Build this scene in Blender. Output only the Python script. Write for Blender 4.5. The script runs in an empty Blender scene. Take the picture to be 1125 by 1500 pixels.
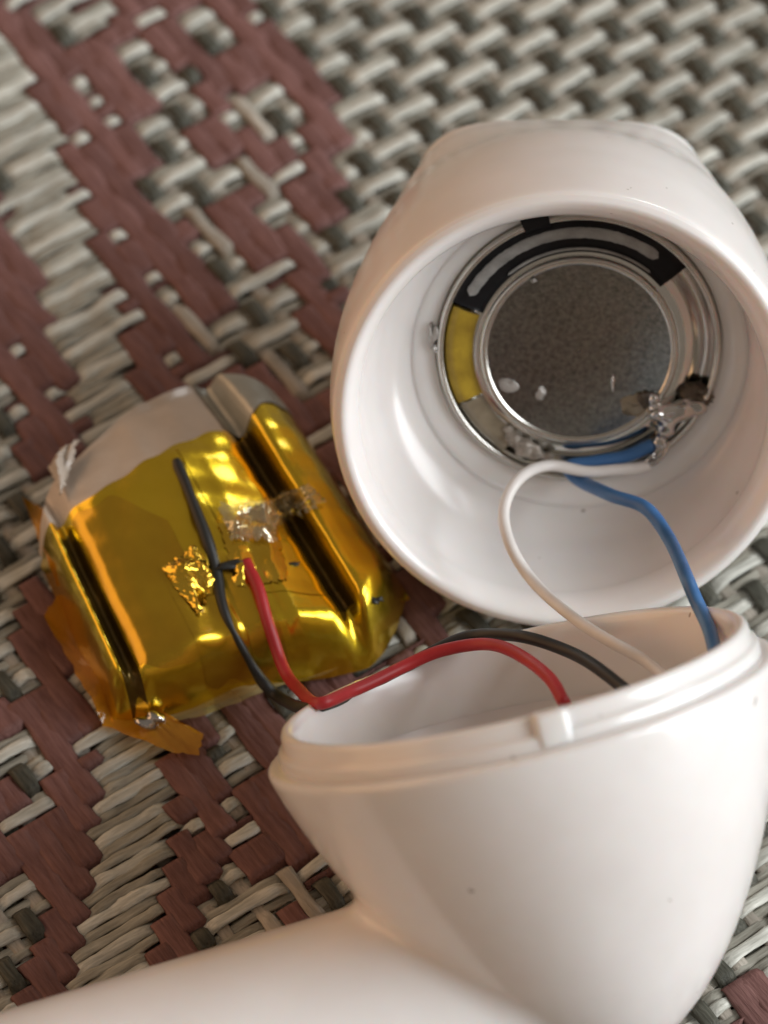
import bpy, math, random
import numpy as np
from mathutils import Vector, Matrix

S = 0.001                       # everything below is written in millimetres
random.seed(7)
rng = np.random.default_rng(11)

# ------------------------------------------------------------------ camera
TILT = math.radians(35.0)       # camera leans 35 degrees off straight-down
DIST = 130.0
PXMM = 46.0
FPX = PXMM * DIST               # focal length in pixels of the 1125 x 1500 picture
UP = np.array([0, math.cos(TILT), math.sin(TILT)])
NV = np.array([0, -math.sin(TILT), math.cos(TILT)])    # towards the camera
CAM = NV * DIST

scene = bpy.context.scene
cd = bpy.data.cameras.new('camera')
cam = bpy.data.objects.new('camera', cd)
scene.collection.objects.link(cam)
cam.location = Vector(CAM * S)
cam.rotation_euler = (TILT, 0, 0)
cd.sensor_fit = 'VERTICAL'
cd.sensor_height = 36.0
cd.lens = 36.0 * FPX / 1500.0
cd.clip_start = 0.005
cd.clip_end = 50.0
cd.dof.use_dof = True
cd.dof.focus_distance = (DIST - 9.5) * S
cd.dof.aperture_fstop = 70.0
scene.camera = cam

# ------------------------------------------------------------------ world, lamps, exposure
w = bpy.data.worlds.new('World')
scene.world = w
w.use_nodes = True
bg = w.node_tree.nodes['Background']
bg.inputs['Color'].default_value = (1.0, 0.82, 0.66, 1)
bg.inputs['Strength'].default_value = 0.21


def area(name, loc, target, sx, sy, power, col):
    ld = bpy.data.lights.new(name, 'AREA')
    ld.shape = 'RECTANGLE'
    ld.size = sx
    ld.size_y = sy
    ld.energy = power
    ld.color = col
    o = bpy.data.objects.new(name, ld)
    scene.collection.objects.link(o)
    o.location = loc
    d = Vector(target) - Vector(loc)
    o.rotation_euler = d.to_track_quat('-Z', 'Y').to_euler()
    return o


area('window_light', (1.30, -0.18, 0.56), (0, 0, 0), 1.0, 1.15, 30.0, (0.95, 0.98, 1.0))
area('far_window_light', (0.72, 1.25, 0.72), (0, 0, 0), 0.28, 0.40, 2.3, (0.97, 0.99, 1.0))
area('warm_fill_light', (-1.5, 0.25, 0.50), (0, 0, 0), 2.4, 1.2, 12.5, (1.0, 0.56, 0.29))  # added warm fill, in place of light bounced about the room

scene.view_settings.view_transform = 'Standard'
scene.view_settings.look = 'None'
scene.view_settings.exposure = 0.0
scene.view_settings.gamma = 1.0
scene.render.engine = 'CYCLES'
scene.cycles.use_denoising = True
scene.cycles.max_bounces = 10


# ------------------------------------------------------------------ projection helpers (place things on real planes)
def ray(px, py):
    d = np.array([1.0, 0, 0]) * (px - 562.5) / FPX - UP * (py - 750.0) / FPX - NV
    return d / np.linalg.norm(d)


def at(px, py, z=0.0):
    r = ray(px, py)
    return CAM + r * ((z - CAM[2]) / r[2])


def atn(px, py, n):
    r = ray(px, py)
    return CAM + r * ((n - DIST) / (r @ NV))


def onplane(px, py, p0, nrm):
    r = ray(px, py)
    return CAM + r * (((p0 - CAM) @ nrm) / (r @ nrm))


def proj(P):
    P = np.asarray(P, float)
    rel = P - CAM
    dep = -(rel @ NV)
    return np.stack([562.5 + FPX * rel[..., 0] / dep, 750.0 - FPX * (rel @ UP) / dep], -1)


# ------------------------------------------------------------------ object helpers
COL = scene.collection


def mesh_obj(name, verts, faces, mat, parent=None, smooth=True, uv=None):
    me = bpy.data.meshes.new(name)
    v = (np.asarray(verts, float) * S).tolist()
    me.from_pydata(v, [], [tuple(int(i) for i in f) for f in faces])
    me.materials.append(mat)
    if smooth:
        me.polygons.foreach_set('use_smooth', [True] * len(me.polygons))
    me.update()
    o = bpy.data.objects.new(name, me)
    COL.objects.link(o)
    if parent is not None:
        o.parent = parent
        o.matrix_parent_inverse = Matrix.Translation(-Vector(parent.location))
    return o


def thing(name, label, cat, loc=(0, 0, 0), group=None):
    o = bpy.data.objects.new(name, None)
    COL.objects.link(o)
    o.empty_display_size = 0.002
    o.location = Vector(np.asarray(loc, float) * S)
    o['label'] = label
    o['category'] = cat
    if group:
        o['group'] = group
    return o


def tag(o, label, cat, group=None):
    o['label'] = label
    o['category'] = cat
    if group:
        o['group'] = group
    return o


def bevel(o, width, seg=2, angle=40):
    m = o.modifiers.new('bevel', 'BEVEL')
    m.width = width * S
    m.segments = seg
    m.limit_method = 'ANGLE'
    m.angle_limit = math.radians(angle)
    return o


def catmull(pts, n=14):
    P = np.asarray(pts, float)
    P = np.vstack([2 * P[0] - P[1], P, 2 * P[-1] - P[-2]])
    out = []
    for k in range(1, len(P) - 2):
        p0, p1, p2, p3 = P[k - 1:k + 3]
        for t in np.linspace(0, 1, n, endpoint=False):
            out.append(0.5 * ((2 * p1) + (-p0 + p2) * t + (2 * p0 - 5 * p1 + 4 * p2 - p3) * t * t + (-p0 + 3 * p1 - 3 * p2 + p3) * t ** 3))
    out.append(P[-2])
    return np.array(out)


def tube(path, rad, sides=14, wob=0.0):
    path = np.asarray(path, float)
    n = len(path)
    rad = np.broadcast_to(np.asarray(rad, float), (n,)).copy()
    T = np.gradient(path, axis=0)
    T /= np.linalg.norm(T, axis=1)[:, None]
    nrm = np.cross(T[0], [0.3, 0.2, 1.0])
    nrm /= np.linalg.norm(nrm)
    V = []
    ang = np.linspace(0, 2 * math.pi, sides, endpoint=False)
    for k in range(n):
        nrm = nrm - T[k] * (nrm @ T[k])
        nrm /= np.linalg.norm(nrm)
        b = np.cross(T[k], nrm)
        r = rad[k] * (1 + wob * math.sin(k * 1.7))
        V += [path[k] + r * (math.cos(a) * nrm + math.sin(a) * b) for a in ang]
    F = []
    for k in range(n - 1):
        for i in range(sides):
            j = (i + 1) % sides
            F.append((k * sides + i, k * sides + j, (k + 1) * sides + j, (k + 1) * sides + i))
    F.append(tuple(range(sides - 1, -1, -1)))
    F.append(tuple((n - 1) * sides + i for i in range(sides)))
    return V, F


def surface_nets(F, org, h):
    nx, ny, nz = F.shape
    neg = F < 0
    c = [(i, j, k) for i in (0, 1) for j in (0, 1) for k in (0, 1)]
    cnt = np.zeros((nx - 1, ny - 1, nz - 1), np.int8)
    for (i, j, k) in c:
        cnt += neg[i:nx - 1 + i, j:ny - 1 + j, k:nz - 1 + k]
    act = (cnt > 0) & (cnt < 8)
    ids = -np.ones(act.shape, np.int64)
    I = np.argwhere(act)
    ids[act] = np.arange(len(I))
    pos = np.zeros((len(I), 3))
    num = np.zeros(len(I))
    for a in c:
        for ax in range(3):
            if a[ax]:
                continue
            b = list(a)
            b[ax] = 1
            fa = F[I[:, 0] + a[0], I[:, 1] + a[1], I[:, 2] + a[2]]
            fb = F[I[:, 0] + b[0], I[:, 1] + b[1], I[:, 2] + b[2]]
            m = (fa < 0) != (fb < 0)
            t = np.where(m, fa / np.where(m, fa - fb, 1), 0)
            p = np.array(a, float)[None] + 0 * pos
            p[:, ax] += t
            pos[m] += p[m]
            num[m] += 1
    V = (I + pos / num[:, None]) * h + org
    faces = []
    for ax in range(3):
        o1, o2 = [q for q in range(3) if q != ax]
        sl0 = [slice(None)] * 3
        sl1 = [slice(None)] * 3
        sl0[ax] = slice(0, -1)
        sl1[ax] = slice(1, None)
        s0 = neg[tuple(sl0)]
        s1 = neg[tuple(sl1)]
        E = np.argwhere(s0 != s1)
        E = E[(E[:, o1] > 0) & (E[:, o2] > 0) & (E[:, o1] < F.shape[o1] - 1) & (E[:, o2] < F.shape[o2] - 1)]
        q = []
        for (d1, d2) in ((0, 0), (1, 0), (1, 1), (0, 1)):
            J = E.copy()
            J[:, o1] -= d1
            J[:, o2] -= d2
            q.append(ids[J[:, 0], J[:, 1], J[:, 2]])
        q = np.stack(q, 1)
        flip = s0[E[:, 0], E[:, 1], E[:, 2]]
        if ax == 1:
            flip = ~flip
        q[~flip] = q[~flip][:, ::-1]
        faces.append(q)
    return V, np.vstack(faces)


# ------------------------------------------------------------------ materials
def newmat(name):
    m = bpy.data.materials.new(name)
    m.use_nodes = True
    nt = m.node_tree
    return m, nt, nt.nodes['Principled BSDF']


def noise_col(nt, c0, c1, scale, detail=4, rough=0.6, lo=0.3, hi=0.7, stretch=None):
    tc = nt.nodes.new('ShaderNodeTexCoord')
    src = tc.outputs['Object']
    if stretch is not None:
        for key, val in (('Rotation', stretch[0]), ('Scale', stretch[1])):
            mp = nt.nodes.new('ShaderNodeMapping')
            mp.inputs[key].default_value = val
            nt.links.new(src, mp.inputs['Vector'])
            src = mp.outputs['Vector']
    nz = nt.nodes.new('ShaderNodeTexNoise')
    nz.inputs['Scale'].default_value = scale
    nz.inputs['Detail'].default_value = detail
    nz.inputs['Roughness'].default_value = rough
    nt.links.new(src, nz.inputs['Vector'])
    cr = nt.nodes.new('ShaderNodeValToRGB')
    cr.color_ramp.elements[0].position = lo
    cr.color_ramp.elements[1].position = hi
    cr.color_ramp.elements[0].color = (*c0, 1)
    cr.color_ramp.elements[1].color = (*c1, 1)
    nt.links.new(nz.outputs['Fac'], cr.inputs['Fac'])
    return nz, cr


def add_bump(nt, bs, scale, strength, dist_mm, detail=4, stretch=None):
    nz, _ = noise_col(nt, (0, 0, 0), (1, 1, 1), scale, detail, stretch=stretch)
    b = nt.nodes.new('ShaderNodeBump')
    b.inputs['Strength'].default_value = strength
    b.inputs['Distance'].default_value = dist_mm * S
    nt.links.new(nz.outputs['Fac'], b.inputs['Height'])
    nt.links.new(b.outputs['Normal'], bs.inputs['Normal'])


WANG = math.radians(35.2)       # direction of the weft in the mat


def yarn_mat(name, c0, c1, along_weft=True, rough=0.55):
    m, nt, bs = newmat(name)
    a = WANG if along_weft else WANG - math.pi / 2
    # long thin streaks along the strand
    st = ((0, 0, -a), (0.10, 1.0, 1.0))
    nz, cr = noise_col(nt, c0, c1, 8500, 3, 0.6, 0.30, 0.70, st)
    # strand-to-strand and patch variation
    oi = nt.nodes.new('ShaderNodeObjectInfo')
    hs = nt.nodes.new('ShaderNodeHueSaturation')
    mr = nt.nodes.new('ShaderNodeMapRange')
    mr.inputs['To Min'].default_value = 0.86
    mr.inputs['To Max'].default_value = 1.12
    nt.links.new(oi.outputs['Random'], mr.inputs['Value'])
    nt.links.new(mr.outputs['Result'], hs.inputs['Value'])
    nt.links.new(cr.outputs['Color'], hs.inputs['Color'])
    nt.links.new(hs.outputs['Color'], bs.inputs['Base Color'])
    bs.inputs['Roughness'].default_value = rough
    bs.inputs['Specular IOR Level'].default_value = 0.15
    b = nt.nodes.new('ShaderNodeBump')
    b.inputs['Strength'].default_value = 0.8
    b.inputs['Distance'].default_value = 0.06 * S
    nt.links.new(nz.outputs['Fac'], b.inputs['Height'])
    nt.links.new(b.outputs['Normal'], bs.inputs['Normal'])
    return m


M = {}
M['weft'] = yarn_mat('weft_cream', (0.43, 0.435, 0.385), (0.75, 0.755, 0.69))
M['weft_thin'] = yarn_mat('weft_thin', (0.25, 0.24, 0.20), (0.47, 0.46, 0.395))
M['dark'] = yarn_mat('warp_dark', (0.045, 0.045, 0.035), (0.115, 0.113, 0.09), False, 0.5)
M['taupe'] = yarn_mat('warp_taupe', (0.32, 0.29, 0.24), (0.50, 0.46, 0.40), False)
M['red'] = yarn_mat('warp_red', (0.145, 0.070, 0.062), (0.24, 0.125, 0.112), False, 0.5)


def plastic():
    m, nt, bs = newmat('white_plastic')
    nz, cr = noise_col(nt, (0.80, 0.765, 0.745), (0.86, 0.83, 0.815), 260, 3)
    nt.links.new(cr.outputs['Color'], bs.inputs['Base Color'])
    nr, rr = noise_col(nt, (0.12, 0.12, 0.12), (0.26, 0.26, 0.26), 330, 5, 0.65, 0.3, 0.72)
    nt.links.new(rr.outputs['Color'], bs.inputs['Roughness'])
    # a few grains of dust and grime caught on the surface
    nd, dr = noise_col(nt, (0.30, 0.26, 0.22), (1, 1, 1), 2300, 1, 0.4, 0.195, 0.21)
    mu = nt.nodes.new('ShaderNodeMix')
    mu.data_type = 'RGBA'
    mu.blend_type = 'MULTIPLY'
    mu.inputs['Factor'].default_value = 0.7
    nt.links.new(cr.outputs['Color'], mu.inputs[6])
    nt.links.new(dr.outputs['Color'], mu.inputs[7])
    nt.links.new(mu.outputs[2], bs.inputs['Base Color'])
    bs.inputs['IOR'].default_value = 1.46
    bs.inputs['Coat Weight'].default_value = 0.35
    bs.inputs['Coat Roughness'].default_value = 0.18
    bs.inputs['Subsurface Weight'].default_value = 0.35
    bs.inputs['Subsurface Radius'].default_value = (1.0, 0.55, 0.4)
    bs.inputs['Subsurface Scale'].default_value = 0.9 * S
    add_bump(nt, bs, 1500, 0.12, 0.02, 3)
    return m


M['plastic'] = plastic()


def simple(name, c0, c1, scale, rough, metal=0.0, coat=0.0, bump=None, spec=0.5):
    m, nt, bs = newmat(name)
    nz, cr = noise_col(nt, c0, c1, scale)
    nt.links.new(cr.outputs['Color'], bs.inputs['Base Color'])
    bs.inputs['Roughness'].default_value = rough
    bs.inputs['Metallic'].default_value = metal
    bs.inputs['Coat Weight'].default_value = coat
    bs.inputs['Coat Roughness'].default_value = 0.08
    bs.inputs['Specular IOR Level'].default_value = spec
    if bump:
        add_bump(nt, bs, *bump)
    return m


M['gold'] = simple('amber_tape_over_foil', (0.74, 0.50, 0.018), (0.86, 0.60, 0.03), 420, 0.23, 0.95, 0.5, (520, 0.5, 0.10, 3))
M['gold_shaded'] = simple('shaded_amber_tape_layers', (0.50, 0.29, 0.012), (0.70, 0.45, 0.022), 300, 0.27, 0.92, 0.5, (520, 0.5, 0.10, 3))  # layered amber tape, browner to paint in the battery's dark left half
M['gold_fold_shade'] = simple('dark_amber_fold_shade', (0.075, 0.045, 0.006), (0.16, 0.10, 0.012), 700, 0.3, 0.8, 0.3, (700, 0.5, 0.08, 3))  # amber darkened to paint the shade of the folded grooves
M['gold_foil'] = simple('creased_amber_tape', (0.75, 0.46, 0.02), (0.9, 0.62, 0.06), 900, 0.16, 1.0, 0.6)
M['pale'] = simple('pale_pouch_end', (0.52, 0.44, 0.36), (0.62, 0.54, 0.46), 500, 0.36, 0.0, 0.4, (420, 0.7, 0.14, 4))
M['greyfilm'] = simple('grey_pouch_foil', (0.36, 0.37, 0.33), (0.46, 0.47, 0.43), 500, 0.35, 0.35, 0.2, (420, 0.6, 0.12, 4))
M['black_wire'] = simple('black_insulation', (0.010, 0.011, 0.010), (0.02, 0.021, 0.02), 600, 0.5)
M['red_wire'] = simple('red_insulation', (0.34, 0.012, 0.016), (0.44, 0.022, 0.026), 600, 0.48)
M['blue_wire'] = simple('blue_insulation', (0.035, 0.12, 0.30), (0.06, 0.17, 0.38), 700, 0.4)
M['white_wire'] = simple('white_insulation', (0.70, 0.66, 0.63), (0.80, 0.76, 0.73), 700, 0.4)
M['steel'] = simple('polished_steel', (0.60, 0.60, 0.57), (0.72, 0.72, 0.69), 500, 0.11, 1.0)
M['steel_rim'] = simple('steel_rim', (0.50, 0.49, 0.45), (0.64, 0.63, 0.59), 900, 0.24, 1.0)
M['magnet'] = simple('brushed_magnet_plate', (0.115, 0.122, 0.115), (0.255, 0.265, 0.25), 7000, 0.24, 1.0, 0.0, (9000, 0.3, 0.02, 3))
M['solder'] = simple('solder', (0.46, 0.45, 0.44), (0.70, 0.69, 0.68), 1500, 0.11, 1.0, 0.0, (1800, 0.25, 0.05, 3))
M['flux'] = simple('burnt_flux', (0.16, 0.13, 0.10), (0.42, 0.37, 0.32), 2600, 0.45, 0.2, 0.2, (2500, 0.7, 0.1, 4))
M['flux_dark'] = simple('dark_flux', (0.035, 0.026, 0.018), (0.12, 0.09, 0.06), 2600, 0.25, 0.1, 0.5, (2500, 0.6, 0.08, 4))
M['gasket'] = simple('black_gasket', (0.008, 0.008, 0.009), (0.016, 0.016, 0.018), 900, 0.4, spec=0.15)
M['paper'] = simple('grey_damping_paper', (0.22, 0.22, 0.21), (0.42, 0.42, 0.41), 1400, 0.5, 0.0, 0.2)
M['yellow'] = simple('mottled_yellow', (0.30, 0.19, 0.012), (0.54, 0.37, 0.03), 1200, 0.5)
M['glue'] = simple('brown_glue', (0.20, 0.165, 0.11), (0.32, 0.27, 0.19), 1400, 0.3, 0.0, 0.4)
M['speck'] = simple('grey_speck', (0.30, 0.28, 0.26), (0.5, 0.47, 0.44), 3000, 0.35, 0.3)
M['lint'] = simple('dark_lint', (0.10, 0.08, 0.07), (0.16, 0.13, 0.11), 900, 0.8)
M['table'] = simple('table_wood', (0.16, 0.10, 0.06), (0.26, 0.17, 0.10), 30, 0.45)


def film(name, col, opacity, rough=0.12):
    m, nt, bs = newmat(name)
    out = [n for n in nt.nodes if n.type == 'OUTPUT_MATERIAL'][0]
    bs.inputs['Roughness'].default_value = rough
    nz, cr = noise_col(nt, tuple(c * 0.75 for c in col), col, 600)
    nt.links.new(cr.outputs['Color'], bs.inputs['Base Color'])
    bs.inputs['Coat Weight'].default_value = 0.3
    tr = nt.nodes.new('ShaderNodeBsdfTransparent')
    tr.inputs['Color'].default_value = (min(1, col[0] * 1.4 + 0.15), min(1, col[1] * 1.5 + 0.1), min(1, col[2] * 1.3 + 0.02), 1)
    mx = nt.nodes.new('ShaderNodeMixShader')
    mx.inputs['Fac'].default_value = opacity
    nt.links.new(tr.outputs['BSDF'], mx.inputs[1])
    nt.links.new(bs.outputs['BSDF'], mx.inputs[2])
    nt.links.new(mx.outputs['Shader'], out.inputs['Surface'])
    add_bump(nt, bs, 800, 0.4, 0.08, 3)
    return m


M['amber_film'] = film('amber_film', (0.62, 0.27, 0.02), 0.62)
M['amber_over'] = film('amber_tape_layer', (0.50, 0.30, 0.02), 0.30, 0.1)
M['clear_film'] = film('yellowish_clear_film', (0.62, 0.52, 0.26), 0.42)
M['shine_film'] = film('creased_clear_tape', (0.95, 0.9, 0.7), 0.5, 0.12)
M['shine_film'].node_tree.nodes['Principled BSDF'].inputs['Metallic'].default_value = 0.9


# ------------------------------------------------------------------ table and placemat
def sheet(name, cx, cy, sx, sy, z, mat, parent=None, ang=0.0):
    c, s = math.cos(ang), math.sin(ang)
    vs = [(cx + x * c - y * s, cy + x * s + y * c, z) for x, y in ((-sx, -sy), (sx, -sy), (sx, sy), (-sx, sy))]
    return mesh_obj(name, vs, [(0, 1, 2, 3)], mat, parent, False)


tb = sheet('table_top', 0, 0, 800, 500, -2.0, M['table'])
tb['kind'] = 'structure'

mat_t = thing('placemat', 'woven cream, grey and dark red placemat lying under everything', 'placemat', (0, 0, -1.2))


def backing_mat():
    m, nt, bs = newmat('woven_backing')
    tc = nt.nodes.new('ShaderNodeTexCoord')
    mp = nt.nodes.new('ShaderNodeMapping')
    mp.inputs['Rotation'].default_value = (0, 0, -WANG)
    nt.links.new(tc.outputs['Object'], mp.inputs['Vector'])
    ck = nt.nodes.new('ShaderNodeTexChecker')
    ck.inputs['Scale'].default_value = 800
    ck.inputs['Color1'].default_value = (0.30, 0.28, 0.23, 1)
    ck.inputs['Color2'].default_value = (0.08, 0.075, 0.06, 1)
    nt.links.new(mp.outputs['Vector'], ck.inputs['Vector'])
    nt.links.new(ck.outputs['Color'], bs.inputs['Base Color'])
    bs.inputs['Roughness'].default_value = 0.7
    return m


sheet('backing_sheet', 60, 40, 225, 150, -0.95, backing_mat(), mat_t, WANG)

P_WEFT, P_WARP = 0.36, 0.66
WD = np.array([math.cos(WANG), math.sin(WANG)])           # weft direction
PD = np.array([math.sin(WANG), -math.cos(WANG)])          # warp direction (towards lower right)
O2 = at(781, 57)[:2]                                      # centre of one weft float
HW, HP = 27.0, 34.0                                       # half sizes of the built area along world x and y


def inpoly(px, py, poly):
    ins = np.zeros(px.shape, bool)
    n = len(poly)
    for i in range(n):
        x0, y0 = poly[i]
        x1, y1 = poly[(i + 1) % n]
        c = ((y0 > py) != (y1 > py)) & (px < (x1 - x0) * (py - y0) / (y1 - y0 + 1e-9) + x0)
        ins ^= c
    return ins


BASE, CREAM, RED, MIX = 0, 1, 2, 3
zones = [
    (MIX, [(-600, -700), (20, -700), (345, 0), (430, 80), (505, 200), (520, 330), (500, 520), (600, 800), (640, 900), (700, 1010), (620, 1500), (700, 2200), (-600, 2200)]),
    (MIX, [(1010, 1425), (1125, 1400), (1400, 1380), (1500, 2000), (900, 2000)]),
    (BASE, [(-200, 690), (90, 690), (60, 1010), (-200, 1030)]),
    (RED, [(300, -60), (345, -10), (372, 20), (440, 70), (480, 130), (512, 190), (500, 240), (455, 160), (400, 95), (340, 50), (290, -10)]),
    (RED, [(440, 170), (475, 190), (500, 260), (500, 330), (470, 300), (450, 240)]),
    (RED, [(400, 300), (440, 330), (478, 400), (490, 470), (450, 500), (430, 420), (405, 350)]),
    (RED, [(300, 60), (340, 110), (330, 160), (345, 230), (310, 190), (290, 120)]),
    (RED, [(-150, 60), (0, 300), (60, 420), (100, 550), (118, 640), (95, 690), (40, 690), (15, 600), (-10, 470), (-60, 420), (-200, 300)]),
    (CREAM, [(-200, -260), (-20, 20), (30, 85), (68, 150), (103, 250), (128, 330), (166, 425), (195, 550), (260, 700), (150, 700), (100, 550), (62, 420), (22, 300), (-40, 180), (-200, -50)]),
    (RED, [(-150, -330), (0, -60), (50, 15), (100, 90), (140, 170), (172, 250), (215, 325), (242, 450), (272, 560), (320, 700), (260, 700), (195, 550), (166, 425), (128, 330), (103, 250), (68, 150), (30, 85), (-20, 20)]),
    (CREAM, [(70, 30), (160, -10), (180, 10), (120, 50)]),
    (RED, [(40, 820), (110, 880), (150, 1000), (140, 1065), (140, 1160), (136, 1260), (118, 1350), (95, 1450), (60, 1700), (0, 1700), (30, 1450), (62, 1330), (70, 1220), (66, 1100), (50, 1000), (20, 930)]),
    (CREAM, [(100, 980), (190, 1000), (245, 1110), (250, 1200), (245, 1265), (216, 1400), (190, 1520), (150, 1750), (60, 1700), (95, 1450), (118, 1350), (136, 1260), (140, 1160), (140, 1065)]),
    (RED, [(190, 960), (290, 1040), (330, 1130), (325, 1230), (300, 1320), (262, 1440), (230, 1600), (190, 1520), (216, 1400), (245, 1265), (250, 1200), (245, 1110)]),
    (RED, [(545, 760), (620, 850), (655, 910), (670, 970), (630, 1000), (600, 930), (570, 860)]),
]


def zone(P2):
    pp = proj(np.concatenate([P2, np.zeros(P2.shape[:-1] + (1,))], -1))
    px, py = pp[..., 0], pp[..., 1]
    z = np.zeros(px.shape, int)
    for k, poly in zones:
        z[inpoly(px, py, poly)] = k
    return z


NI, NJ = 74, 138                                          # lanes each way from the anchor
li = np.arange(-NI, NI + 1)
lj = np.arange(-NJ, NJ + 1)
# grid of crossings: lane i along the weft direction, strand j along the warp direction
GX = O2[None, None, :] + (li[:, None, None] * P_WARP) * WD + ((lj[None, :, None] - 1.0) * P_WEFT) * PD
Z = zone(GX)


def h2(a, b, s):
    v = np.sin(a * 127.1 + b * 311.7 + s * 74.7) * 43758.5453
    return v - np.floor(v)


Ig = np.floor_divide(li, 2)[:, None] + 0 * lj[None, :]
Jg = np.floor_divide(lj, 3)[None, :] + 0 * li[:, None]
even = (li % 2 == 0)[:, None] & np.ones_like(Jg, bool)
ST = np.zeros(Z.shape, int)                               # 0 weft over, 1 dark over, 2 red over, 3 taupe over
plain = (Ig + Jg) % 2 == 1
# lane 0 is a float centre, so the dark ties sit on the odd groups
ST[(Z == BASE) & even & plain] = 1
r1 = h2(Ig, Jg, 1.0)
r2 = h2(Ig, np.floor_divide(Jg + (h2(Ig, 0 * Jg, 9) > 0.5), 2), 2.0)
ST[Z == RED] = 2
ST[(Z == RED) & (r1 < 0.28) & ~even & (lj % 3 == 1)[None, :]] = 0
mx = Z == MIX
A0 = (lj % 3 == 1)[None, :] & np.ones_like(Jg, bool)
ST[mx & (r2 < 0.36) & ~((r1 < 0.35) & A0)] = 2
ST[mx & (r2 >= 0.50) & (r2 < 0.64) & ~even] = 3
ST[mx & (r2 >= 0.36) & (r2 < 0.50) & even & plain] = 1
ST[mx & (r2 >= 0.64) & even & plain] = 1
ST[mx & (r2 >= 0.50) & (r2 < 0.64) & even & (r1 < 0.5)] = 2

A_strand = (lj % 3 == 1)[None, :] & np.ones_like(Jg, bool)
# strand heights at every crossing (mm, tops near zero)
ZW = np.where(ST == 0, np.where(A_strand, -0.12, np.where(Z == CREAM, -0.13, np.where((lj % 3 == 0)[None, :], -0.22, -0.29))), -0.40)
ZW = np.where((Z == CREAM), ZW - 0.06 * (h2(Ig, lj[None, :] + 0 * Ig, 5) > 0.65), ZW)
ZD = np.where(ST == 1, -0.05, np.where(Z == CREAM, -0.60, -0.40))
ZT = np.where(ST == 3, -0.12, np.where((ST == 2) | (Z == CREAM), -0.62, -0.29))
ZR = np.where(ST == 2, -0.13, -0.74)


def interp(tq, t, v):
    k = np.clip(np.searchsorted(t, tq) - 1, 0, len(t) - 2)
    f = np.clip((tq - t[k]) / (t[k + 1] - t[k]), 0, 1)
    f = f * f * (3 - 2 * f)
    return v[k] * (1 - f) + v[k + 1] * f


SEC = [(-1.0, -0.3), (-0.88, 0.58), (-0.45, 0.95), (0.45, 0.95), (0.88, 0.58), (1.0, -0.3), (0.0, -0.9)]


def strand(name, base, d, side, t, hz, hw, th, mat, seed):
    step = (t[1] - t[0]) / (3 if t[1] - t[0] > 0.5 else 2)
    # keep only the stretch over the built area
    pts = base[None] + t[:, None] * d
    ok = (np.abs(pts[:, 0]) < HW) & (np.abs(pts[:, 1] + 2) < HP)
    if ok.sum() < 6:
        return
    a, b = np.argmax(ok), len(ok) - 1 - np.argmax(ok[::-1])
    tq = np.arange(t[a], t[b] + 1e-6, step)
    z = interp(tq, t, hz)
    r = np.random.default_rng(seed)
    ph = r.uniform(0, 6.28, 4)
    lat = 0.025 * np.sin(tq * 1.9 + ph[0]) + 0.012 * np.sin(tq * 4.3 + ph[1]) + 0.03 * np.sin(tq * 0.7 + ph[2])
    wv = hw * (1 + 0.10 * np.sin(tq * 2.6 + ph[3]) + r.normal(0, 0.03, len(tq)))
    z = z + 0.02 * np.sin(tq * 3.1 + ph[1]) + r.normal(0, 0.008, len(tq))
    c = base[None] + tq[:, None] * d + lat[:, None] * side
    V = np.zeros((len(tq), len(SEC), 3))
    for k, (sx, sz) in enumerate(SEC):
        V[:, k, :2] = c + (wv * sx)[:, None] * side
        V[:, k, 2] = z + th * sz
    n, m = len(tq), len(SEC)
    i0 = np.arange(n - 1)[:, None] * m + np.arange(m)[None]
    i1 = np.arange(n - 1)[:, None] * m + (np.arange(m)[None] + 1) % m
    F = np.stack([i0, i1, i1 + m, i0 + m], -1).reshape(-1, 4)
    mesh_obj(name, V.reshape(-1, 3), F, mat, mat_t)


tw = li * P_WARP
tp = (lj - 1) * P_WEFT
for q, j in enumerate(lj):
    A = j % 3 == 1
    strand('weft_strand', O2 + (j - 1) * P_WEFT * PD, WD, PD, tw, ZW[:, q], 0.215 if A else 0.175, 0.065, M['weft'] if A else M['weft_thin'], 1000 + q)
for q, i in enumerate(li):
    b = O2 + i * P_WARP * WD
    if i % 2 == 0:
        strand('dark_warp_strand', b, PD, WD, tp, ZD[q], 0.28, 0.09, M['dark'], 3000 + q)
    else:
        strand('taupe_warp_strand', b, PD, WD, tp, ZT[q], 0.25, 0.08, M['taupe'], 5000 + q)
    pts = b[None] + tp[:, None] * PD
    vis = (np.abs(pts[:, 0]) < HW) & (np.abs(pts[:, 1] + 2) < HP)
    if (ST[q][vis] == 2).any():
        strand('red_warp_strand', b, PD, WD, tp, ZR[q], 0.42, 0.065, M['red'], 7000 + q)

# ------------------------------------------------------------------ earbud front shell (the cap with the speaker)
CT = math.radians(58.0)
CZ = np.array([0, -math.sin(CT), math.cos(CT)])          # opening faces this way
CY = np.array([0, math.cos(CT), math.sin(CT)])
CX = np.array([1.0, 0, 0])


def loft(rings, segs=96):
    """rings: (depth, rx, ry, ex, ey, power)"""
    V = []
    for (s, rx, ry, ex, ey, p) in rings:
        for k in range(segs):
            a = 2 * math.pi * k / segs
            c, sn = math.cos(a), math.sin(a)
            q = (abs(c) ** p + abs(sn) ** p) ** (-1.0 / p)
            V.append((ex + rx * q * c, ey + ry * q * sn, -s))
    F = []
    for r in range(len(rings) - 1):
        for k in range(segs):
            k2 = (k + 1) % segs
            F.append((r * segs + k, r * segs + k2, (r + 1) * segs + k2, (r + 1) * segs + k))
    return np.array(V), F


def dens(ctrl, n):
    ctrl = np.array(ctrl, float)
    return catmull(ctrl, n)


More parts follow.
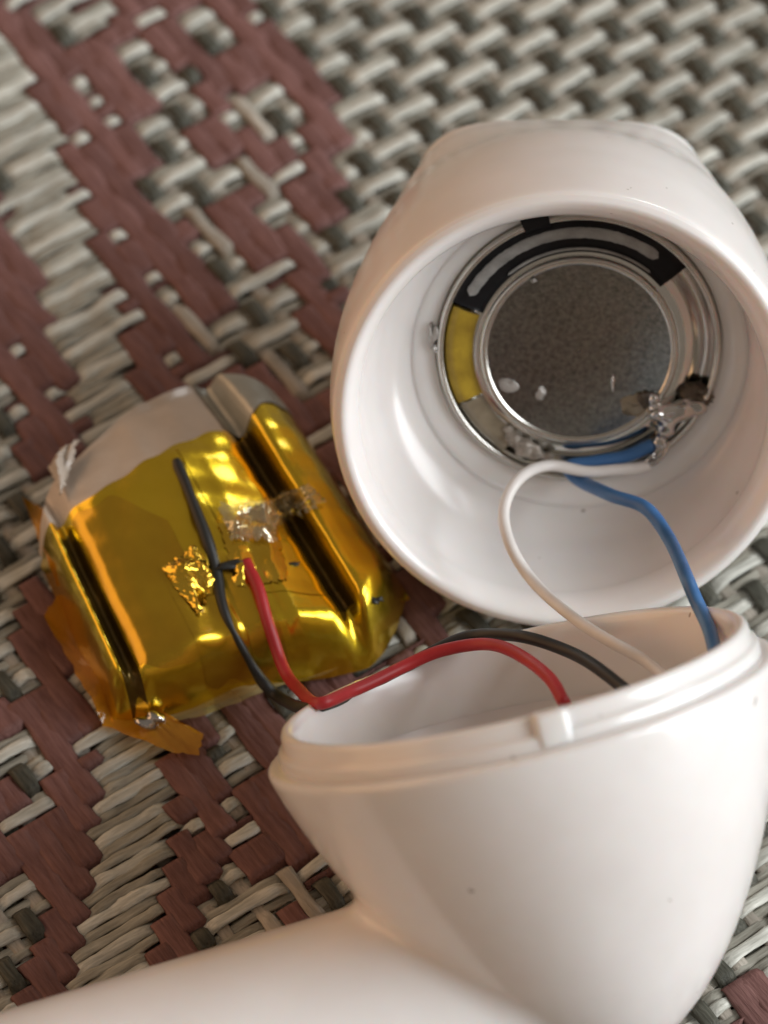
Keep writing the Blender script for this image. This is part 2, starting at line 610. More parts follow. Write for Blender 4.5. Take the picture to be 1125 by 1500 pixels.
outer = dens([(0.10, 6.86, 6.86, 0, 0, 2), (0.35, 6.98, 6.98, 0, 0, 2), (1.5, 7.06, 7.06, 0, 0.08, 2), (3.0, 6.90, 6.86, 0, 0.38, 2.05),
              (5.0, 6.40, 6.16, 0.05, 1.05, 2.1), (7.0, 5.68, 5.02, 0.06, 1.75, 2.3), (8.5, 4.84, 4.28, 0.05, 2.16, 3.2), (8.95, 4.60, 4.06, 0.05, 2.28, 3.9), (9.03, 4.52, 3.98, 0.05, 2.30, 3.9), (9.06, 4.40, 3.86, 0.05, 2.30, 3.9), (9.08, 4.0, 3.3, 0.05, 2.26, 3.9)], 6)
lip = [(0.10, 6.86, 6.86, 0, 0, 2), (0.02, 6.74, 6.74, 0, 0, 2), (0.0, 6.68, 6.68, 0, 0, 2), (0.04, 6.56, 6.56, 0, 0, 2), (0.16, 6.42, 6.42, -0.02, 0, 2),
       (0.36, 6.27, 6.25, -0.05, -0.03, 2), (0.60, 6.15, 6.12, -0.08, -0.05, 2), (0.85, 6.10, 6.06, -0.10, -0.06, 2), (1.0, 6.12, 6.08, -0.08, -0.04, 2), (1.2, 6.15, 6.12, -0.04, 0.0, 2),
       (2.0, 6.08, 6.05, 0.03, 0.15, 2), (2.9, 5.82, 5.80, 0.2, 0.35, 2), (3.35, 5.45, 5.40, 0.4, 0.5, 2), (3.45, 5.30, 5.22, 0.45, 0.55, 2),
       (3.5, 5.1, 5.0, 0.5, 0.6, 2)]
Vo, Fo = loft(outer)
Vi, Fi = loft(lip)
n0 = len(Vo)
Fo = [f[::-1] for f in Fo]
capV = np.vstack([Vo, Vi])
capF = Fo + [tuple(i + n0 for i in f) for f in Fi]
# closed nozzle end
tip = n0 - 96
capF.append(tuple(range(tip, tip + 96)))
capR = np.stack([CX, CY, CZ], 0) * 1.02
low = (capV @ capR)[:, 2].min()
CAPC = at(832, 610, -low)
CAPC[2] = -low


def capw(v):
    return np.asarray(v, float) @ capR + CAPC


cap = thing('earbud_front_shell', 'white earbud cap lying open toward the viewer with speaker inside', 'earbud shell', (CAPC[0], CAPC[1], 0))
mesh_obj('shell', capw(capV), capF, M['plastic'], cap)
Vl, Fl = loft([(3.5, 5.12, 5.02, 0.5, 0.6, 2), (3.42, 5.02, 4.94, 0.52, 0.62, 2), (3.40, 4.86, 4.82, 0.55, 0.64, 2), (3.38, 4.42, 4.42, 0.46, 0.88, 2), (3.44, 4.33, 4.33, 0.45, 0.90, 2), (5.0, 4.28, 4.28, 0.45, 0.90, 2)])
mesh_obj('speaker_seat', capw(Vl), Fl, M['plastic'], cap)

# ------------------------------------------------------------------ speaker driver
SPC = capw((0.45, 0.90, -3.40))
spk = thing('speaker_driver', 'round metal speaker with black and grey arcs inside the white cap', 'speaker', SPC)


def sring(rings, segs=96, a0=0.0, a1=2 * math.pi):
    """rings: (radius, height towards the opening) swept about the speaker axis"""
    closed = abs(a1 - a0 - 2 * math.pi) < 1e-6
    n = segs if closed else segs + 1
    V = []
    for (r, h) in rings:
        for k in range(n):
            a = a0 + (a1 - a0) * k / segs
            V.append(SPC + CX * r * 0.975 * math.cos(a) + CY * r * 0.975 * math.sin(a) + CZ * h)
    F = []
    for q in range(len(rings) - 1):
        for k in range(segs):
            k2 = (k + 1) % n
            F.append((q * n + k, q * n + k2, (q + 1) * n + k2, (q + 1) * n + k))
    return V, [f[::-1] for f in F]


V, F = sring([(4.50, -1.2), (4.50, 0.12), (4.46, 0.22), (4.38, 0.26), (4.30, 0.22), (4.26, 0.05)])
mesh_obj('outer_rim', V, [f[::-1] for f in F], M['steel_rim'], spk)
V, F = sring([(4.27, 0.10), (4.22, -0.15), (4.14, -0.28), (4.05, -0.32), (3.95, -0.28), (3.84, -0.17), (3.70, -0.02), (3.54, 0.10), (3.38, 0.17), (3.25, 0.20), (3.1, 0.20)])
mesh_obj('frame', V, [f[::-1] for f in F], M['steel'], spk)
V, F = sring([(3.16, 0.0), (3.14, 0.34), (3.08, 0.42), (2.99, 0.43), (2.94, 0.40), (2.90, 0.37)])
mesh_obj('magnet_rim', V, [f[::-1] for f in F], M['steel_rim'], spk)
V, F = sring([(2.92, 0.36), (2.2, 0.37), (1.2, 0.38), (0.4, 0.38), (0.02, 0.38)])
mesh_obj('magnet_plate', V, [f[::-1] for f in F], M['magnet'], spk)


def arc_part(name, mat, r0, r1, h, a0, a1, crown=0.04, parent=None, segs=48, rnd=False):
    d0, d1 = math.radians(a0), math.radians(a1)
    V, F = sring([(r0, h - 0.15), (r0, h), ((r0 * 2 + r1) / 3, h + crown), ((r0 + r1 * 2) / 3, h + crown), (r1, h), (r1, h - 0.15)], segs, d0, d1)
    n = segs + 1
    if rnd:                                      # rounded, slightly ragged ends
        rm = (r0 + r1) / 2 * 0.975
        V = np.array(V)
        rr = np.random.default_rng(int(a0 * 7))
        for k in range(n):
            t = min(k, segs - k) / segs * (d1 - d0) * rm / ((r1 - r0) / 2 + 1e-6)
            f = math.sqrt(max(0.0, 1 - max(0.0, 1 - t) ** 2)) * (1 + rr.normal(0, 0.05))
            for q in range(6):
                rel = V[q * n + k] - SPC
                hh = rel @ CZ
                rad = rel - CZ * hh
                r = np.linalg.norm(rad)
                V[q * n + k] = SPC + CZ * hh + rad / r * (rm + (r - rm) * max(f, 0.05))
    F += [tuple(q * n for q in range(6)), tuple(q * n + segs for q in range(5, -1, -1))]
    return mesh_obj(name, V, F, mat, parent or spk)


gk = arc_part('gasket', M['gasket'], 3.28, 4.40, 0.22, 40, 158)
arc_part('damping_paper', M['paper'], 3.76, 4.10, 0.30, 52, 152, 0.02, gk, 64, True)
arc_part('inner_ring', M['paper'], 3.36, 3.44, 0.29, 50, 132, 0.02, gk, 64, True)
arc_part('yellow_patch', M['yellow'], 3.22, 4.22, 0.16, 160, 206)  # yellow arc on the left of the ring
arc_part('glue_patch', M['glue'], 3.24, 4.2, 0.14, 207, 236)


def blob(name, c, rad, mat, parent, axes=(CX, CY, CZ), seed=0, amp=0.22, seg=20):
    r = np.random.default_rng(seed)
    ph = r.uniform(0, 6.28, (5, 3))
    fr = r.uniform(0.6, 2.2 if mat.name == 'solder' else 3.4, (5, 3))
    V, F = [], []
    for i in range(seg // 2 + 1):
        th = math.pi * i / (seg // 2)
        for j in range(seg):
            a = 2 * math.pi * j / seg
            d = np.array([math.sin(th) * math.cos(a), math.sin(th) * math.sin(a), math.cos(th)])
            k = 1 + amp * np.mean([np.sin(fr[q] @ d * 1.6 + ph[q, 0]) for q in range(5)]) * 2.2
            v = c
            for ax, s, e in zip(axes, rad, d):
                v = v + ax * s * e * k
            V.append(v)
    for i in range(seg // 2):
        for j in range(seg):
            j2 = (j + 1) % seg
            F.append((i * seg + j, (i + 1) * seg + j, (i + 1) * seg + j2, i * seg + j2))
    return mesh_obj(name, V, F, mat, parent)


def sp_at(px, py, h):
    return onplane(px, py, SPC + CZ * h, CZ)


AXR = (CX * 0.93 + CY * 0.37, CY * 0.93 - CX * 0.37, CZ)
blob('flux_stain', sp_at(935, 588, 0.39), (0.46, 0.26, 0.03), M['glue'], spk, axes=AXR, seed=15, amp=0.4, seg=28)


def smin(a, b, k):
    h = np.clip(0.5 + 0.5 * (b - a) / k, 0, 1)
    return b * (1 - h) + a * h - k * h * (1 - h)


def solder_lump(name, balls, mat, parent, k=0.22, h=0.045, seed=1):
    B = [(np.asarray(c), r) for c, r in balls]
    cs = np.array([c for c, r in B])
    rs = np.array([r for c, r in B])
    lo, hi = (cs - rs[:, None]).min(0) - 0.3, (cs + rs[:, None]).max(0) + 0.3
    n = np.ceil((hi - lo) / h).astype(int)
    G = np.stack(np.meshgrid(*[lo[q] + np.arange(n[q]) * h for q in range(3)], indexing='ij'), -1)
    d = None
    for c, r in B:
        e = np.linalg.norm(G - c, axis=-1) - r
        d = e if d is None else smin(d, e, k)
    rr = np.random.default_rng(seed)
    for q in range(6):
        f = rr.normal(0, 1, 3) * (3.5 + 2.0 * q)
        d = d + 0.035 / (1 + 0.5 * q) * np.sin(G @ f + rr.uniform(0, 6))
    V, F = surface_nets(d, lo, h)
    return mesh_obj(name, V, F, mat, parent)


solder_lump('solder_blob', [(sp_at(1018, 597, 0.28), 0.30), (sp_at(1000, 602, 0.36), 0.36), (sp_at(980, 607, 0.40), 0.36), (sp_at(964, 602, 0.40), 0.30), (sp_at(958, 582, 0.42), 0.20),
                            (sp_at(974, 628, 0.34), 0.27), (sp_at(966, 650, 0.32), 0.24), (sp_at(956, 668, 0.40), 0.18)], M['solder'], spk, seed=5)
blob('solder_blob', sp_at(944, 584, 0.40), (0.22, 0.26, 0.14), M['flux_dark'], spk, seed=4, amp=0.3)
blob('solder_blob', sp_at(1022, 578, 0.16), (0.42, 0.30, 0.20), M['flux_dark'], spk, seed=25, amp=0.4)
solder_lump('solder_blob', [(sp_at(752, 640, 0.24), 0.26), (sp_at(768, 655, 0.28), 0.30), (sp_at(785, 662, 0.28), 0.27), (sp_at(803, 668, 0.24), 0.20), (sp_at(744, 628, 0.2), 0.18)], M['flux'], spk, 0.12, 0.04, 9)
blob('glue_speck', sp_at(746, 563, 0.40), (0.26, 0.20, 0.06), M['speck'], spk, seed=8, amp=0.5)
blob('glue_speck', sp_at(793, 575, 0.40), (0.12, 0.2, 0.05), M['speck'], spk, seed=9, amp=0.6)
blob('glue_speck', sp_at(782, 411, 0.40), (0.08, 0.06, 0.05), M['speck'], spk, seed=10, amp=0.5)
blob('glue_speck', sp_at(898, 563, 0.40), (0.06, 0.24, 0.06), M['solder'], spk, seed=12, amp=0.3)

# ------------------------------------------------------------------ earbud stem shell (the open bowl with the stem)
PHI, RHO = math.radians(7.8), math.radians(14.0)
LZ = math.cos(PHI) * (math.cos(RHO) * UP - math.sin(RHO) * np.array([1.0, 0, 0])) + math.sin(PHI) * NV
LX = np.array([1, 0, 0]) - LZ * LZ[0]
LX /= np.linalg.norm(LX)
LY = np.cross(LZ, LX)
LR = np.stack([LX, LY, LZ], 0)
BR_, BH = 7.42, 10.6
STEM_R = 3.15
ZC = 8.75
LC = at(762, 1034, ZC)
SD = np.array([-0.94, -0.325, 0.0])
SD /= np.linalg.norm(SD)
SP0 = at(690, 1443, STEM_R + 0.05)          # a point on the stem's axis, inside the bowl
SP1 = SP0 + SD * 24.0


def smin(a, b, k):
    h = np.clip(0.5 + 0.5 * (b - a) / k, 0, 1)
    return b * (1 - h) + a * h - k * h * (1 - h)


def prof(rho, s, R, H, pa=1.27, pb=1.75):
    sc = np.maximum(s, 0)
    rc = np.maximum(rho, 1e-4)
    g = (sc / H) ** pa + (rc / R) ** pb - 1
    gs = pa / H * (np.maximum(sc, 1e-3) / H) ** (pa - 1) * (s > 0)
    gr = pb / R * (rc / R) ** (pb - 1)
    return np.clip(g / np.sqrt(gs ** 2 + gr ** 2 + 1e-3), -4, 8)


def sdf(P):
    q = (P - LC) @ LR.T
    s = -q[..., 2]
    rho = np.hypot(q[..., 0] - 0.055 * np.maximum(s, 0), q[..., 1])
    bowl = prof(rho, s, BR_, BH)
    ap = P - SP0
    t = np.clip(ap @ SD, 0, 24.0)
    dst = np.linalg.norm(ap - t[..., None] * SD, axis=-1) - STEM_R
    d = smin(bowl, dst, 0.6)
    d = -smin(-d, s, 0.25)                   # flat rim
    cav = prof(rho, s, 6.32, 8.0, 1.7, 2.0)
    d = -smin(-d, cav, 0.12)                 # hollow
    return d


stem = thing('earbud_stem_shell', 'open white earbud body with stem running off lower left', 'earbud shell', (LC[0], LC[1], 0))
h = 0.125
lo = np.array([LC[0] - 9.5, LC[1] - 15.5, -1.0])
lo[0] = min(lo[0], SP1[0] - 4)
hi = np.array([LC[0] + 10.5, LC[1] + 8.0, LC[2] + 7.0])
nn = np.ceil((hi - lo) / h).astype(int)
lo[1] = min(lo[1], SP1[1] - 4)
nn = np.ceil((hi - lo) / h).astype(int)
FF = np.empty(nn, np.float32)
ys, zs = np.meshgrid(np.arange(nn[1]) * h + lo[1], np.arange(nn[2]) * h + lo[2], indexing='ij')
for i in range(nn[0]):
    FF[i] = sdf(np.stack([np.full_like(ys, lo[0] + i * h), ys, zs], -1))
V, F = surface_nets(FF, lo, h)
for _ in range(2):
    d0 = sdf(V)
    e = 0.02
    g = np.stack([(sdf(V + np.eye(3)[k] * e) - sdf(V - np.eye(3)[k] * e)) / (2 * e) for k in range(3)], -1)
    V = V - np.clip(d0 / np.maximum((g ** 2).sum(-1), 0.2), -0.1, 0.1)[:, None] * g
print('stem shell lowest', V[:, 2].min(), 'verts', len(V))
mesh_obj('body', V, F, M['plastic'], stem)


def lw(v):
    return np.asarray(v, float) @ LR + LC


def lring(rings, segs=120):
    V = []
    for (r, z) in rings:
        for k in range(segs):
            a = 2 * math.pi * k / segs
            V.append((r * math.cos(a), r * math.sin(a), z))
    F = []
    m = len(rings)
    for q in range(m):
        q2 = (q + 1) % m
        for k in range(segs):
            k2 = (k + 1) % segs
            F.append((q * segs + k, q * segs + k2, q2 * segs + k2, q2 * segs + k))
    return lw(V), F


V, F = lring([(6.98, -0.25), (6.98, 0.30), (6.95, 0.38), (6.86, 0.42), (6.80, 0.50), (6.79, 0.78), (6.74, 0.90), (6.64, 0.96), (6.50, 0.94), (6.40, 0.86), (6.34, 0.7), (6.26, 0.0), (6.20, -1.0), (6.20, -2.6), (6.26, -2.6), (6.6, -0.6)])
mesh_obj('lip', V, F, M['plastic'], stem)


def nub(px, py, hw, z0, z1, r0, r1, name):
    # a small catch on the lip, where the ray through the picture meets the lip wall
    p = (onplane(px, py, LC + LZ * 0.6, LZ) - LC) @ LR.T
    a = math.atan2(p[1], p[0])
    V = []
    for z in (z0, z1):
        for (r, da) in ((r0, -hw), (r1, -hw * 0.85), (r1, hw * 0.8), (r0, hw)):
            V.append((r * math.cos(a + da / r), r * math.sin(a + da / r), z))
    F = [(0, 3, 2, 1), (4, 5, 6, 7), (0, 1, 5, 4), (1, 2, 6, 5), (2, 3, 7, 6), (3, 0, 4, 7)]
    o = mesh_obj(name, lw(V), F, M['plastic'], stem)
    bevel(o, 0.16, 4)
    return o


nub(800, 1052, 0.55, 0.0, 0.99, 6.45, 7.06, 'catch_tab')

# ------------------------------------------------------------------ battery
cTL, cTR, cBR, cBL = at(75, 772, 2.4), at(368, 614, 2.9), at(540, 884, 2.9), at(180, 992, 2.4)
bat = thing('pouch_battery', 'small gold taped battery with pale torn end and wires attached', 'battery', (*((cTL + cBR) / 2)[:2], 0))
PU = np.array([-0.06, -0.045, -0.03, 0.0, 0.018, 0.035, 0.065, 0.085, 0.12, 0.20, 0.36, 0.50, 0.60, 0.72, 0.82, 0.88, 0.91, 0.935, 0.965, 0.985, 1.00, 1.03, 1.08, 1.14, 1.19, 1.23, 1.26, 1.28])
PZ = np.array([0.00, 0.90, 1.70, 2.30, 2.34, 1.90, 1.85, 2.20, 2.50, 2.72, 2.98, 3.18, 3.16, 2.96, 2.70, 2.48, 2.25, 1.90, 1.85, 2.35, 2.90, 2.96, 2.86, 2.62, 2.20, 1.50, 0.80, 0.0])


def vend(u):
    return 1.06 + 0.015 * np.sin(9 * u) - 0.24 * np.clip((u - 0.96) / 0.30, 0, 1) ** 1.6 - 0.05 * np.clip((0.08 - u) / 0.12, 0, 1)


def bat_xy(u, v):
    a = cTL[:2] * (1 - u)[..., None] + cTR[:2] * u[..., None]
    b = cBL[:2] * (1 - u)[..., None] + cBR[:2] * u[..., None]
    return a * (1 - v)[..., None] + b * v[..., None]


def wr(u, v):
    return (0.030 * np.sin(7 * u + 3 * v + 1.2) * np.sin(9 * v + 2.1) + 0.022 * np.sin(17 * u - 6 * v) * np.cos(13 * v + 2)
            + 0.016 * np.sin(31 * u + 11 * v + 0.7) + 0.012 * np.sin(43 * v - 19 * u)
            + 0.05 * np.exp(-(((u - 0.45) / 0.28) ** 2 + ((v - 0.5) / 0.3) ** 2)) * np.abs(np.sin(14 * u + 5 * v) * np.sin(11 * v - 6 * u + 1)))


def bat_z(u, v):
    z = np.interp(u, PU, PZ)
    # smoothed profile
    for d in (0.006, 0.012):
        z = z + np.interp(u - d, PU, PZ) + np.interp(u + d, PU, PZ)
    z = z / 5
    # top end slopes away, bottom end rolls over
    e0 = np.clip((0.10 - v) / 0.42, 0, 1)
    e1 = np.clip((v - vend(u) + 0.17) / 0.17, 0, 1)
    k = (1 - 0.26 * e0 ** 1.5) * (1 - 0.92 * e1 ** 2.2) * (1.05 - 0.16 * np.clip(v, 0, 1))
    # the sunken strip between the two foil tabs near the lower end
    dent = 0.45 * np.exp(-((u - 0.46) / 0.10) ** 2) * np.clip((v - 0.52) / 0.15, 0, 1)
    step = 0.22 * np.clip((v - 0.55) / 0.05, 0, 1) * np.clip((u - 0.50) / 0.03, 0, 1) * np.clip((0.74 - u) / 0.05, 0, 1)
    return np.maximum((z - dent - step) * k + wr(u, v) * np.clip(z, 0, 1), 0.02)


def bat_grid(name, u0, u1, v0, v1, nu, nv, mat, lift=0.0, edge=None, parent=None):
    u, v = np.meshgrid(np.linspace(u0, u1, nu), np.linspace(v0, v1, nv), indexing='ij')
    if edge is not None:
        v = edge(u, (v - v0) / (v1 - v0))
    z = bat_z(u, v) + lift
    V = np.concatenate([bat_xy(u, v), z[..., None]], -1).reshape(-1, 3)
    F = []
    for i in range(nu - 1):
        for j in range(nv - 1):
            F.append((i * nv + j, i * nv + j + 1, (i + 1) * nv + j + 1, (i + 1) * nv + j))
    return mesh_obj(name, V, F, mat, parent or bat)


# pale pouch end: outline of its far edge, as v for each u
fu = np.array([-0.06, 0.0, 0.06, 0.16, 0.30, 0.62, 0.88, 1.0, 1.1, 1.18, 1.26])
fv = np.array([-0.08, -0.13, -0.27, -0.30, -0.33, -0.37, -0.37, -0.31, -0.23, -0.14, -0.05])
bat_grid('pouch_end', -0.05, 1.22, 0, 1, 100, 26, M['pale'], -0.02, lambda u, t: np.interp(u, fu, fv) * (1 - t) + 0.05 * t)
bat_grid('gold_wrap', -0.06, 1.28, 0, 1, 230, 140, M['gold'], 0.0,
         lambda u, t: (-0.035 + 0.015 * np.sin(5 * u) + 0.006 * np.sin(37 * u)) * (1 - t) + vend(u) * t)
bat_grid('fold_shade_strip', 0.918, 0.982, 0, 1, 14, 80, M['gold_fold_shade'], 0.03,  # strip along the right groove, its shade put into the colour
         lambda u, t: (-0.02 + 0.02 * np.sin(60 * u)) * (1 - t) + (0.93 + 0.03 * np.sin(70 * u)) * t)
bat_grid('fold_shade_strip', 0.016, 0.080, 0, 1, 14, 80, M['gold_fold_shade'], 0.03,  # the same painted shade along the left groove
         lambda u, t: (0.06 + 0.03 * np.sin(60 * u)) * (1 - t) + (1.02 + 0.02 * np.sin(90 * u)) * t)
# overlapping strips of the same thin tape; the brown ones have shade painted in
bat_grid('tape_strip', 0.09, 0.44, 0, 1, 40, 60, M['gold_shaded'], 0.035,
         lambda u, t: (0.03 + 0.30 * np.clip((u - 0.2) / 0.24, 0, 1) ** 2 + 0.02 * np.sin(38 * u)) * (1 - t) + (0.985 - 0.06 * np.clip(np.abs(u - 0.27) / 0.17, 0, 1) ** 4) * t)
bat_grid('tape_strip', 0.32, 0.66, 0, 1, 40, 60, M['gold_shaded'], 0.05,
         lambda u, t: (0.50 + 0.25 * (u - 0.3) + 0.02 * np.sin(31 * u)) * (1 - t) + (1.03 + 0.01 * np.sin(40 * u)) * t)
bat_grid('tape_strip', 0.63, 0.90, 0, 1, 40, 60, M['gold'], 0.03,
         lambda u, t: (-0.02 + 0.02 * np.sin(20 * u)) * (1 - t) + (0.80 + 0.05 * np.sin(9 * u)) * t)
bat_grid('grey_foil', 0.90, 1.24, 0, 1, 24, 16, M['greyfilm'], 0.06,
         lambda u, t: (np.interp(u, fu, fv) - 0.01) * (1 - t) + (-0.03 - 0.02 * np.sin(30 * u)) * t)


def bw(u, v, lift=0.0):
    u, v = np.array(float(u)), np.array(float(v))
    p = bat_xy(u, v)
    return np.array([p[0], p[1], float(bat_z(u, v)) + lift])


_u, _v = np.meshgrid(np.linspace(-0.05, 1.27, 133), np.linspace(-0.36, 1.06, 143), indexing='ij')
BUV = (_u, _v, proj(np.concatenate([bat_xy(_u, _v), bat_z(_u, _v)[..., None]], -1)))


def bat_uv(px, py):
    """battery coordinates under a picture point"""
    us, vs, q = BUV
    d = np.hypot(q[..., 0] - px, q[..., 1] - py)
    k = np.unravel_index(d.argmin(), d.shape)
    return us[k], vs[k]


def on_bat(px, py, lift=0.0):
    return bw(*bat_uv(px, py), lift)


def crumple(name, poly, mat, lift, amp, seed, n=9, parent=None, base=on_bat):
    """creased scrap of tape: a folded grid inside a four-cornered outline"""
    r = np.random.default_rng(seed)
    c = np.array(poly, float)
    n = 26
    ang = r.uniform(0, math.pi, 5)
    fr = r.uniform(0.7, 1.8, 5)
    ph = r.uniform(0, 1, 5)
    V, F = [], []
    rag = r.normal(0, 2.2, (4, n))
    for i in range(n):
        for j in range(n):
            a, b = i / (n - 1), j / (n - 1)
            p = (c[0] * (1 - a) + c[1] * a) * (1 - b) + (c[3] * (1 - a) + c[2] * a) * b
            if i in (0, n - 1):
                p = p + rag[0 if i == 0 else 1, j]
            if j in (0, n - 1):
                p = p + rag[2 if j == 0 else 3, i]
            # sharp-ridged folds running in several directions
            hgt = 0.0
            for k in range(5):
                t = (a * math.cos(ang[k]) + b * math.sin(ang[k])) * fr[k] + ph[k]
                hgt += abs((t % 1.0) - 0.5) * 2 / 5
            e = min(a, b, 1 - a, 1 - b)
            w = base(p[0], p[1], lift)
            w[2] += amp * hgt * (0.35 + 0.65 * min(1, e * 5)) * 1.3
            V.append(w)
    for i in range(n - 1):
        for j in range(n - 1):
            F.append((i * n + j, (i + 1) * n + j, (i + 1) * n + j + 1, i * n + j + 1))
    o = mesh_obj(name, V, F, mat, parent or bat, True)
    return o


crumple('creased_tape', [(236, 838), (285, 800), (318, 850), (292, 905)], M['gold_foil'], 0.04, 0.40, 21, 7)
crumple('creased_tape', [(322, 770), (395, 735), (425, 850), (345, 860)], M['gold_foil'], 0.02, 0.30, 22, 8)
crumple('creased_tape', [(322, 752), (400, 735), (405, 800), (340, 800)], M['shine_film'], 0.22, 0.45, 23, 6)
crumple('clear_tape', [(378, 748), (452, 716), (476, 738), (398, 784)], M['shine_film'], 0.16, 0.40, 24, 6)
crumple('torn_corner', [(72, 690), (95, 665), (118, 650), (88, 735)], M['pale'], 0.15, 0.7, 26, 6)


def flat_sheet(name, pts, z0, z1, mat, seed, parent=bat):
    """thin film lying on the mat: triangulated outline with waves"""
    import mathutils
    c = np.array(pts, float)
    r = np.random.default_rng(seed)
    # subdivide outline
    ring = []
    for k in range(len(c)):
        a, b = c[k], c[(k + 1) % len(c)]
        for t in np.linspace(0, 1, 6, endpoint=False):
            ring.append(a * (1 - t) + b * t + r.normal(0, 1.2, 2))
    ring = np.array(ring)
    cen = ring.mean(0)
    V, F = [], []
    L = 5
    for l in range(1, L + 1):
        for k, p in enumerate(ring):
            q = cen + (p - cen) * l / L
            zz = z0 + (z1 - z0) * (0.5 + 0.5 * math.sin(q[0] * 0.045 + q[1] * 0.03 + seed)) + 0.05 * r.random()
            V.append(at(q[0], q[1], zz))
    m = len(ring)
    V.append(at(cen[0], cen[1], (z0 + z1) / 2))
    for l in range(L - 1):
        for k in range(m):
            k2 = (k + 1) % m
            F.append((l * m + k, l * m + k2, (l + 1) * m + k2, (l + 1) * m + k))
    for k in range(m):
        F.append((len(V) - 1, (k + 1) % m, k))
    return mesh_obj(name, V, F, mat, parent)


flat_sheet('amber_flap', [(62, 905), (84, 872), (120, 890), (170, 985), (215, 1040), (300, 1075), (290, 1108), (245, 1100), (150, 1062), (138, 1030), (100, 965)], 0.10, 0.55, M['amber_film'], 3)
flat_sheet('amber_flap', [(33, 728), (60, 742), (85, 770), (105, 850), (84, 860), (60, 800)], 0.5, 1.3, M['amber_film'], 5)
flat_sheet('clear_skirt', [(215, 1020), (300, 1010), (420, 975), (545, 925), (560, 948), (480, 985), (400, 1008), (300, 1048), (225, 1060)], 0.25, 0.5, M['clear_film'], 6)
blob('solder_bead', at(222, 1056, 0.6), (0.40, 0.26, 0.28), M['solder'], bat, axes=(np.array([1.0, 0, 0]), np.array([0, 1.0, 0]), np.array([0, 0, 1.0])), seed=41, amp=0.5)
AX3 = (np.array([1.0, 0, 0]), np.array([0, 1.0, 0]), np.array([0, 0, 1.0]))
blob('solder_tab', on_bat(340, 832, 0.16), (0.50, 0.13, 0.12), M['black_wire'], bat, axes=(np.array([0.96, 0.28, 0]), np.array([-0.28, 0.96, 0]), np.array([0, 0, 1.0])), seed=42, amp=0.3)
blob('solder_tab', on_bat(428, 828, 0.02), (0.22, 0.06, 0.07), M['black_wire'], bat, axes=(np.array([0.96, 0.28, 0]), np.array([-0.28, 0.96, 0]), np.array([0, 0, 1.0])), seed=44, amp=0.4)
blob('solder_tab', on_bat(548, 878, 0.02), (0.24, 0.10, 0.10), M['black_wire'], bat, axes=AX3, seed=43, amp=0.5)

# ------------------------------------------------------------------ wires


ra = np.linspace(0, 2 * math.pi, 721)
RIM = lw(np.stack([6.7 * np.cos(ra), 6.7 * np.sin(ra), np.full_like(ra, 0.98)], -1))
RIMQ = proj(RIM)
RIMN = RIM @ NV


def over(px, py, gap=0.35):
    """a point just above the far edge of the open rim"""
    m = RIMN < RIMN.mean()
    k = np.abs(RIMQ[m][:, 0] - px).argmin()
    return atn(px, py, RIMN[m][k] + gap)


def wire(name, pts, rad, mat, label, taper=None):
    path = catmull(pts, 12)
    kk = np.arange(len(path))
    kr = np.random.default_rng(len(name))
    path = path + np.stack([0.03 * np.sin(kk * 0.13 + p) + 0.012 * np.sin(kk * 0.31 + 2 * p) for p in kr.uniform(0, 6, 3)], -1)
    r = np.full(len(path), rad)
    if taper:
        r = np.interp(np.linspace(0, 1, len(path)), *taper) * rad
    V, F = tube(path, r, 14)
    o = mesh_obj(name, V, F, mat)
    tag(o, label, 'wire', 'wires between the earbud parts')
    return o


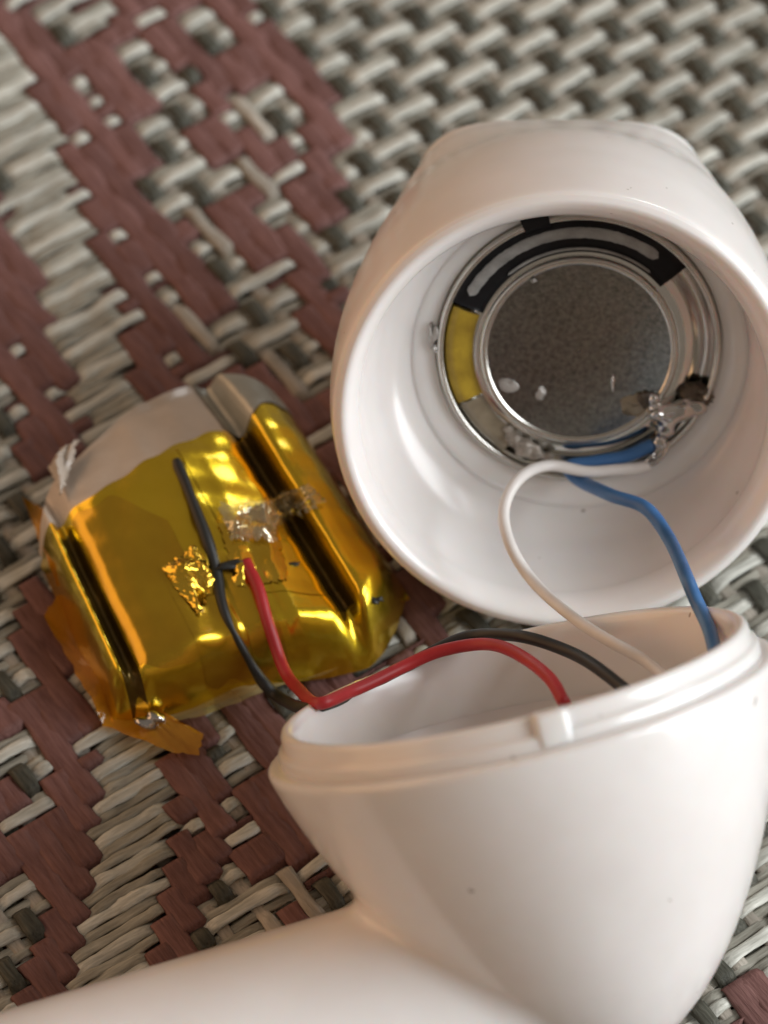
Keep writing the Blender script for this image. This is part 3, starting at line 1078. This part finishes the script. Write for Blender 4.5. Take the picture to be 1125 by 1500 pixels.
wire('red_wire', [on_bat(358, 826, 0.15), on_bat(378, 872, 0.22), on_bat(396, 920, 0.22), at(412, 972, 1.9), at(434, 1008, 2.6), over(466, 1031, 0.8), over(520, 1011, 0.9), over(590, 976, 0.8),
                  over(650, 952, 1.2), over(715, 945, 2.0), atn(768, 962, 11.6), atn(803, 992, 13.6), atn(826, 1030, 15.0)], 0.188, M['red_wire'],
     'thin red wire arching from the battery into the open stem shell')
wire('black_wire', [on_bat(259, 676, 0.04), on_bat(278, 728, 0.09), on_bat(300, 785, 0.10), on_bat(317, 842, 0.10), on_bat(331, 902, 0.13), on_bat(352, 952, 0.14), at(385, 1000, 1.0), at(420, 1026, 1.4), over(458, 1038, 0.2), over(520, 1014, 0.2),
                    over(590, 978, 0.3), over(650, 946, 0.5), over(706, 930, 1.0), over(765, 934, 2.4), atn(835, 955, 11.6), atn(890, 988, 13.6), atn(930, 1020, 15.0)], 0.188, M['black_wire'],
     'thin black wire lying over the gold battery and bending into the stem shell', ([0, 0.01, 0.06, 0.12, 0.2, 0.27, 0.33, 0.37, 1], [0.7, 1.0, 0.8, 1.0, 1.0, 0.7, 0.65, 1.0, 1]))
wire('white_wire', [sp_at(952, 682, 0.62), sp_at(915, 688, 0.75), sp_at(862, 690, 0.95), sp_at(805, 682, 1.1), atn(762, 700, 4.8), atn(738, 745, 5.4), atn(744, 792, 5.9), atn(780, 848, 6.5),
                    over(835, 901, 0.5), over(893, 940, 2.2), atn(950, 972, 12.0), atn(985, 1000, 14.0)], 0.178, M['white_wire'],
     'thin white wire looping from the speaker down into the stem shell')
wire('blue_wire', [sp_at(958, 652, 0.36), sp_at(915, 668, 0.46), sp_at(868, 676, 0.55), sp_at(835, 684, 0.65), sp_at(850, 704, 0.8), atn(893, 724, 5.0), atn(942, 742, 5.8), atn(980, 788, 6.8), over(1006, 845, 0.3), over(1026, 893, 0.7), over(1042, 935, 1.6), over(1052, 975, 2.6)], 0.21, M['blue_wire'],
     'thick blue wire bending from the speaker edge down into the stem shell')

# ------------------------------------------------------------------ small leftovers
ntc = arc_part('gasket_tab', M['gasket'], 4.2, 4.78, 0.26, 103, 114, 0.03, gk)
blob('burr', onplane(634, 492, capw((0, 0, -3.3)), CZ), (0.10, 0.30, 0.10), M['speck'], cap, seed=61, amp=0.6)
blob('burr', onplane(640, 508, capw((0, 0, -3.3)), CZ), (0.07, 0.10, 0.08), M['solder'], cap, seed=62, amp=0.6)
for k, (dx, dy) in enumerate(((0, -8), (5, 2), (-3, 6), (8, -3))):
    q = catmull([sp_at(938, 684, 0.62), sp_at(950 + dx, 680 + dy, 0.70), sp_at(962 + dx * 1.5, 668 + dy, 0.55), sp_at(972 + dx, 650 + dy, 0.45)], 8)
    V, F = tube(q, 0.045, 8)
    mesh_obj('tinned_strand', V, F, M['solder'], spk)
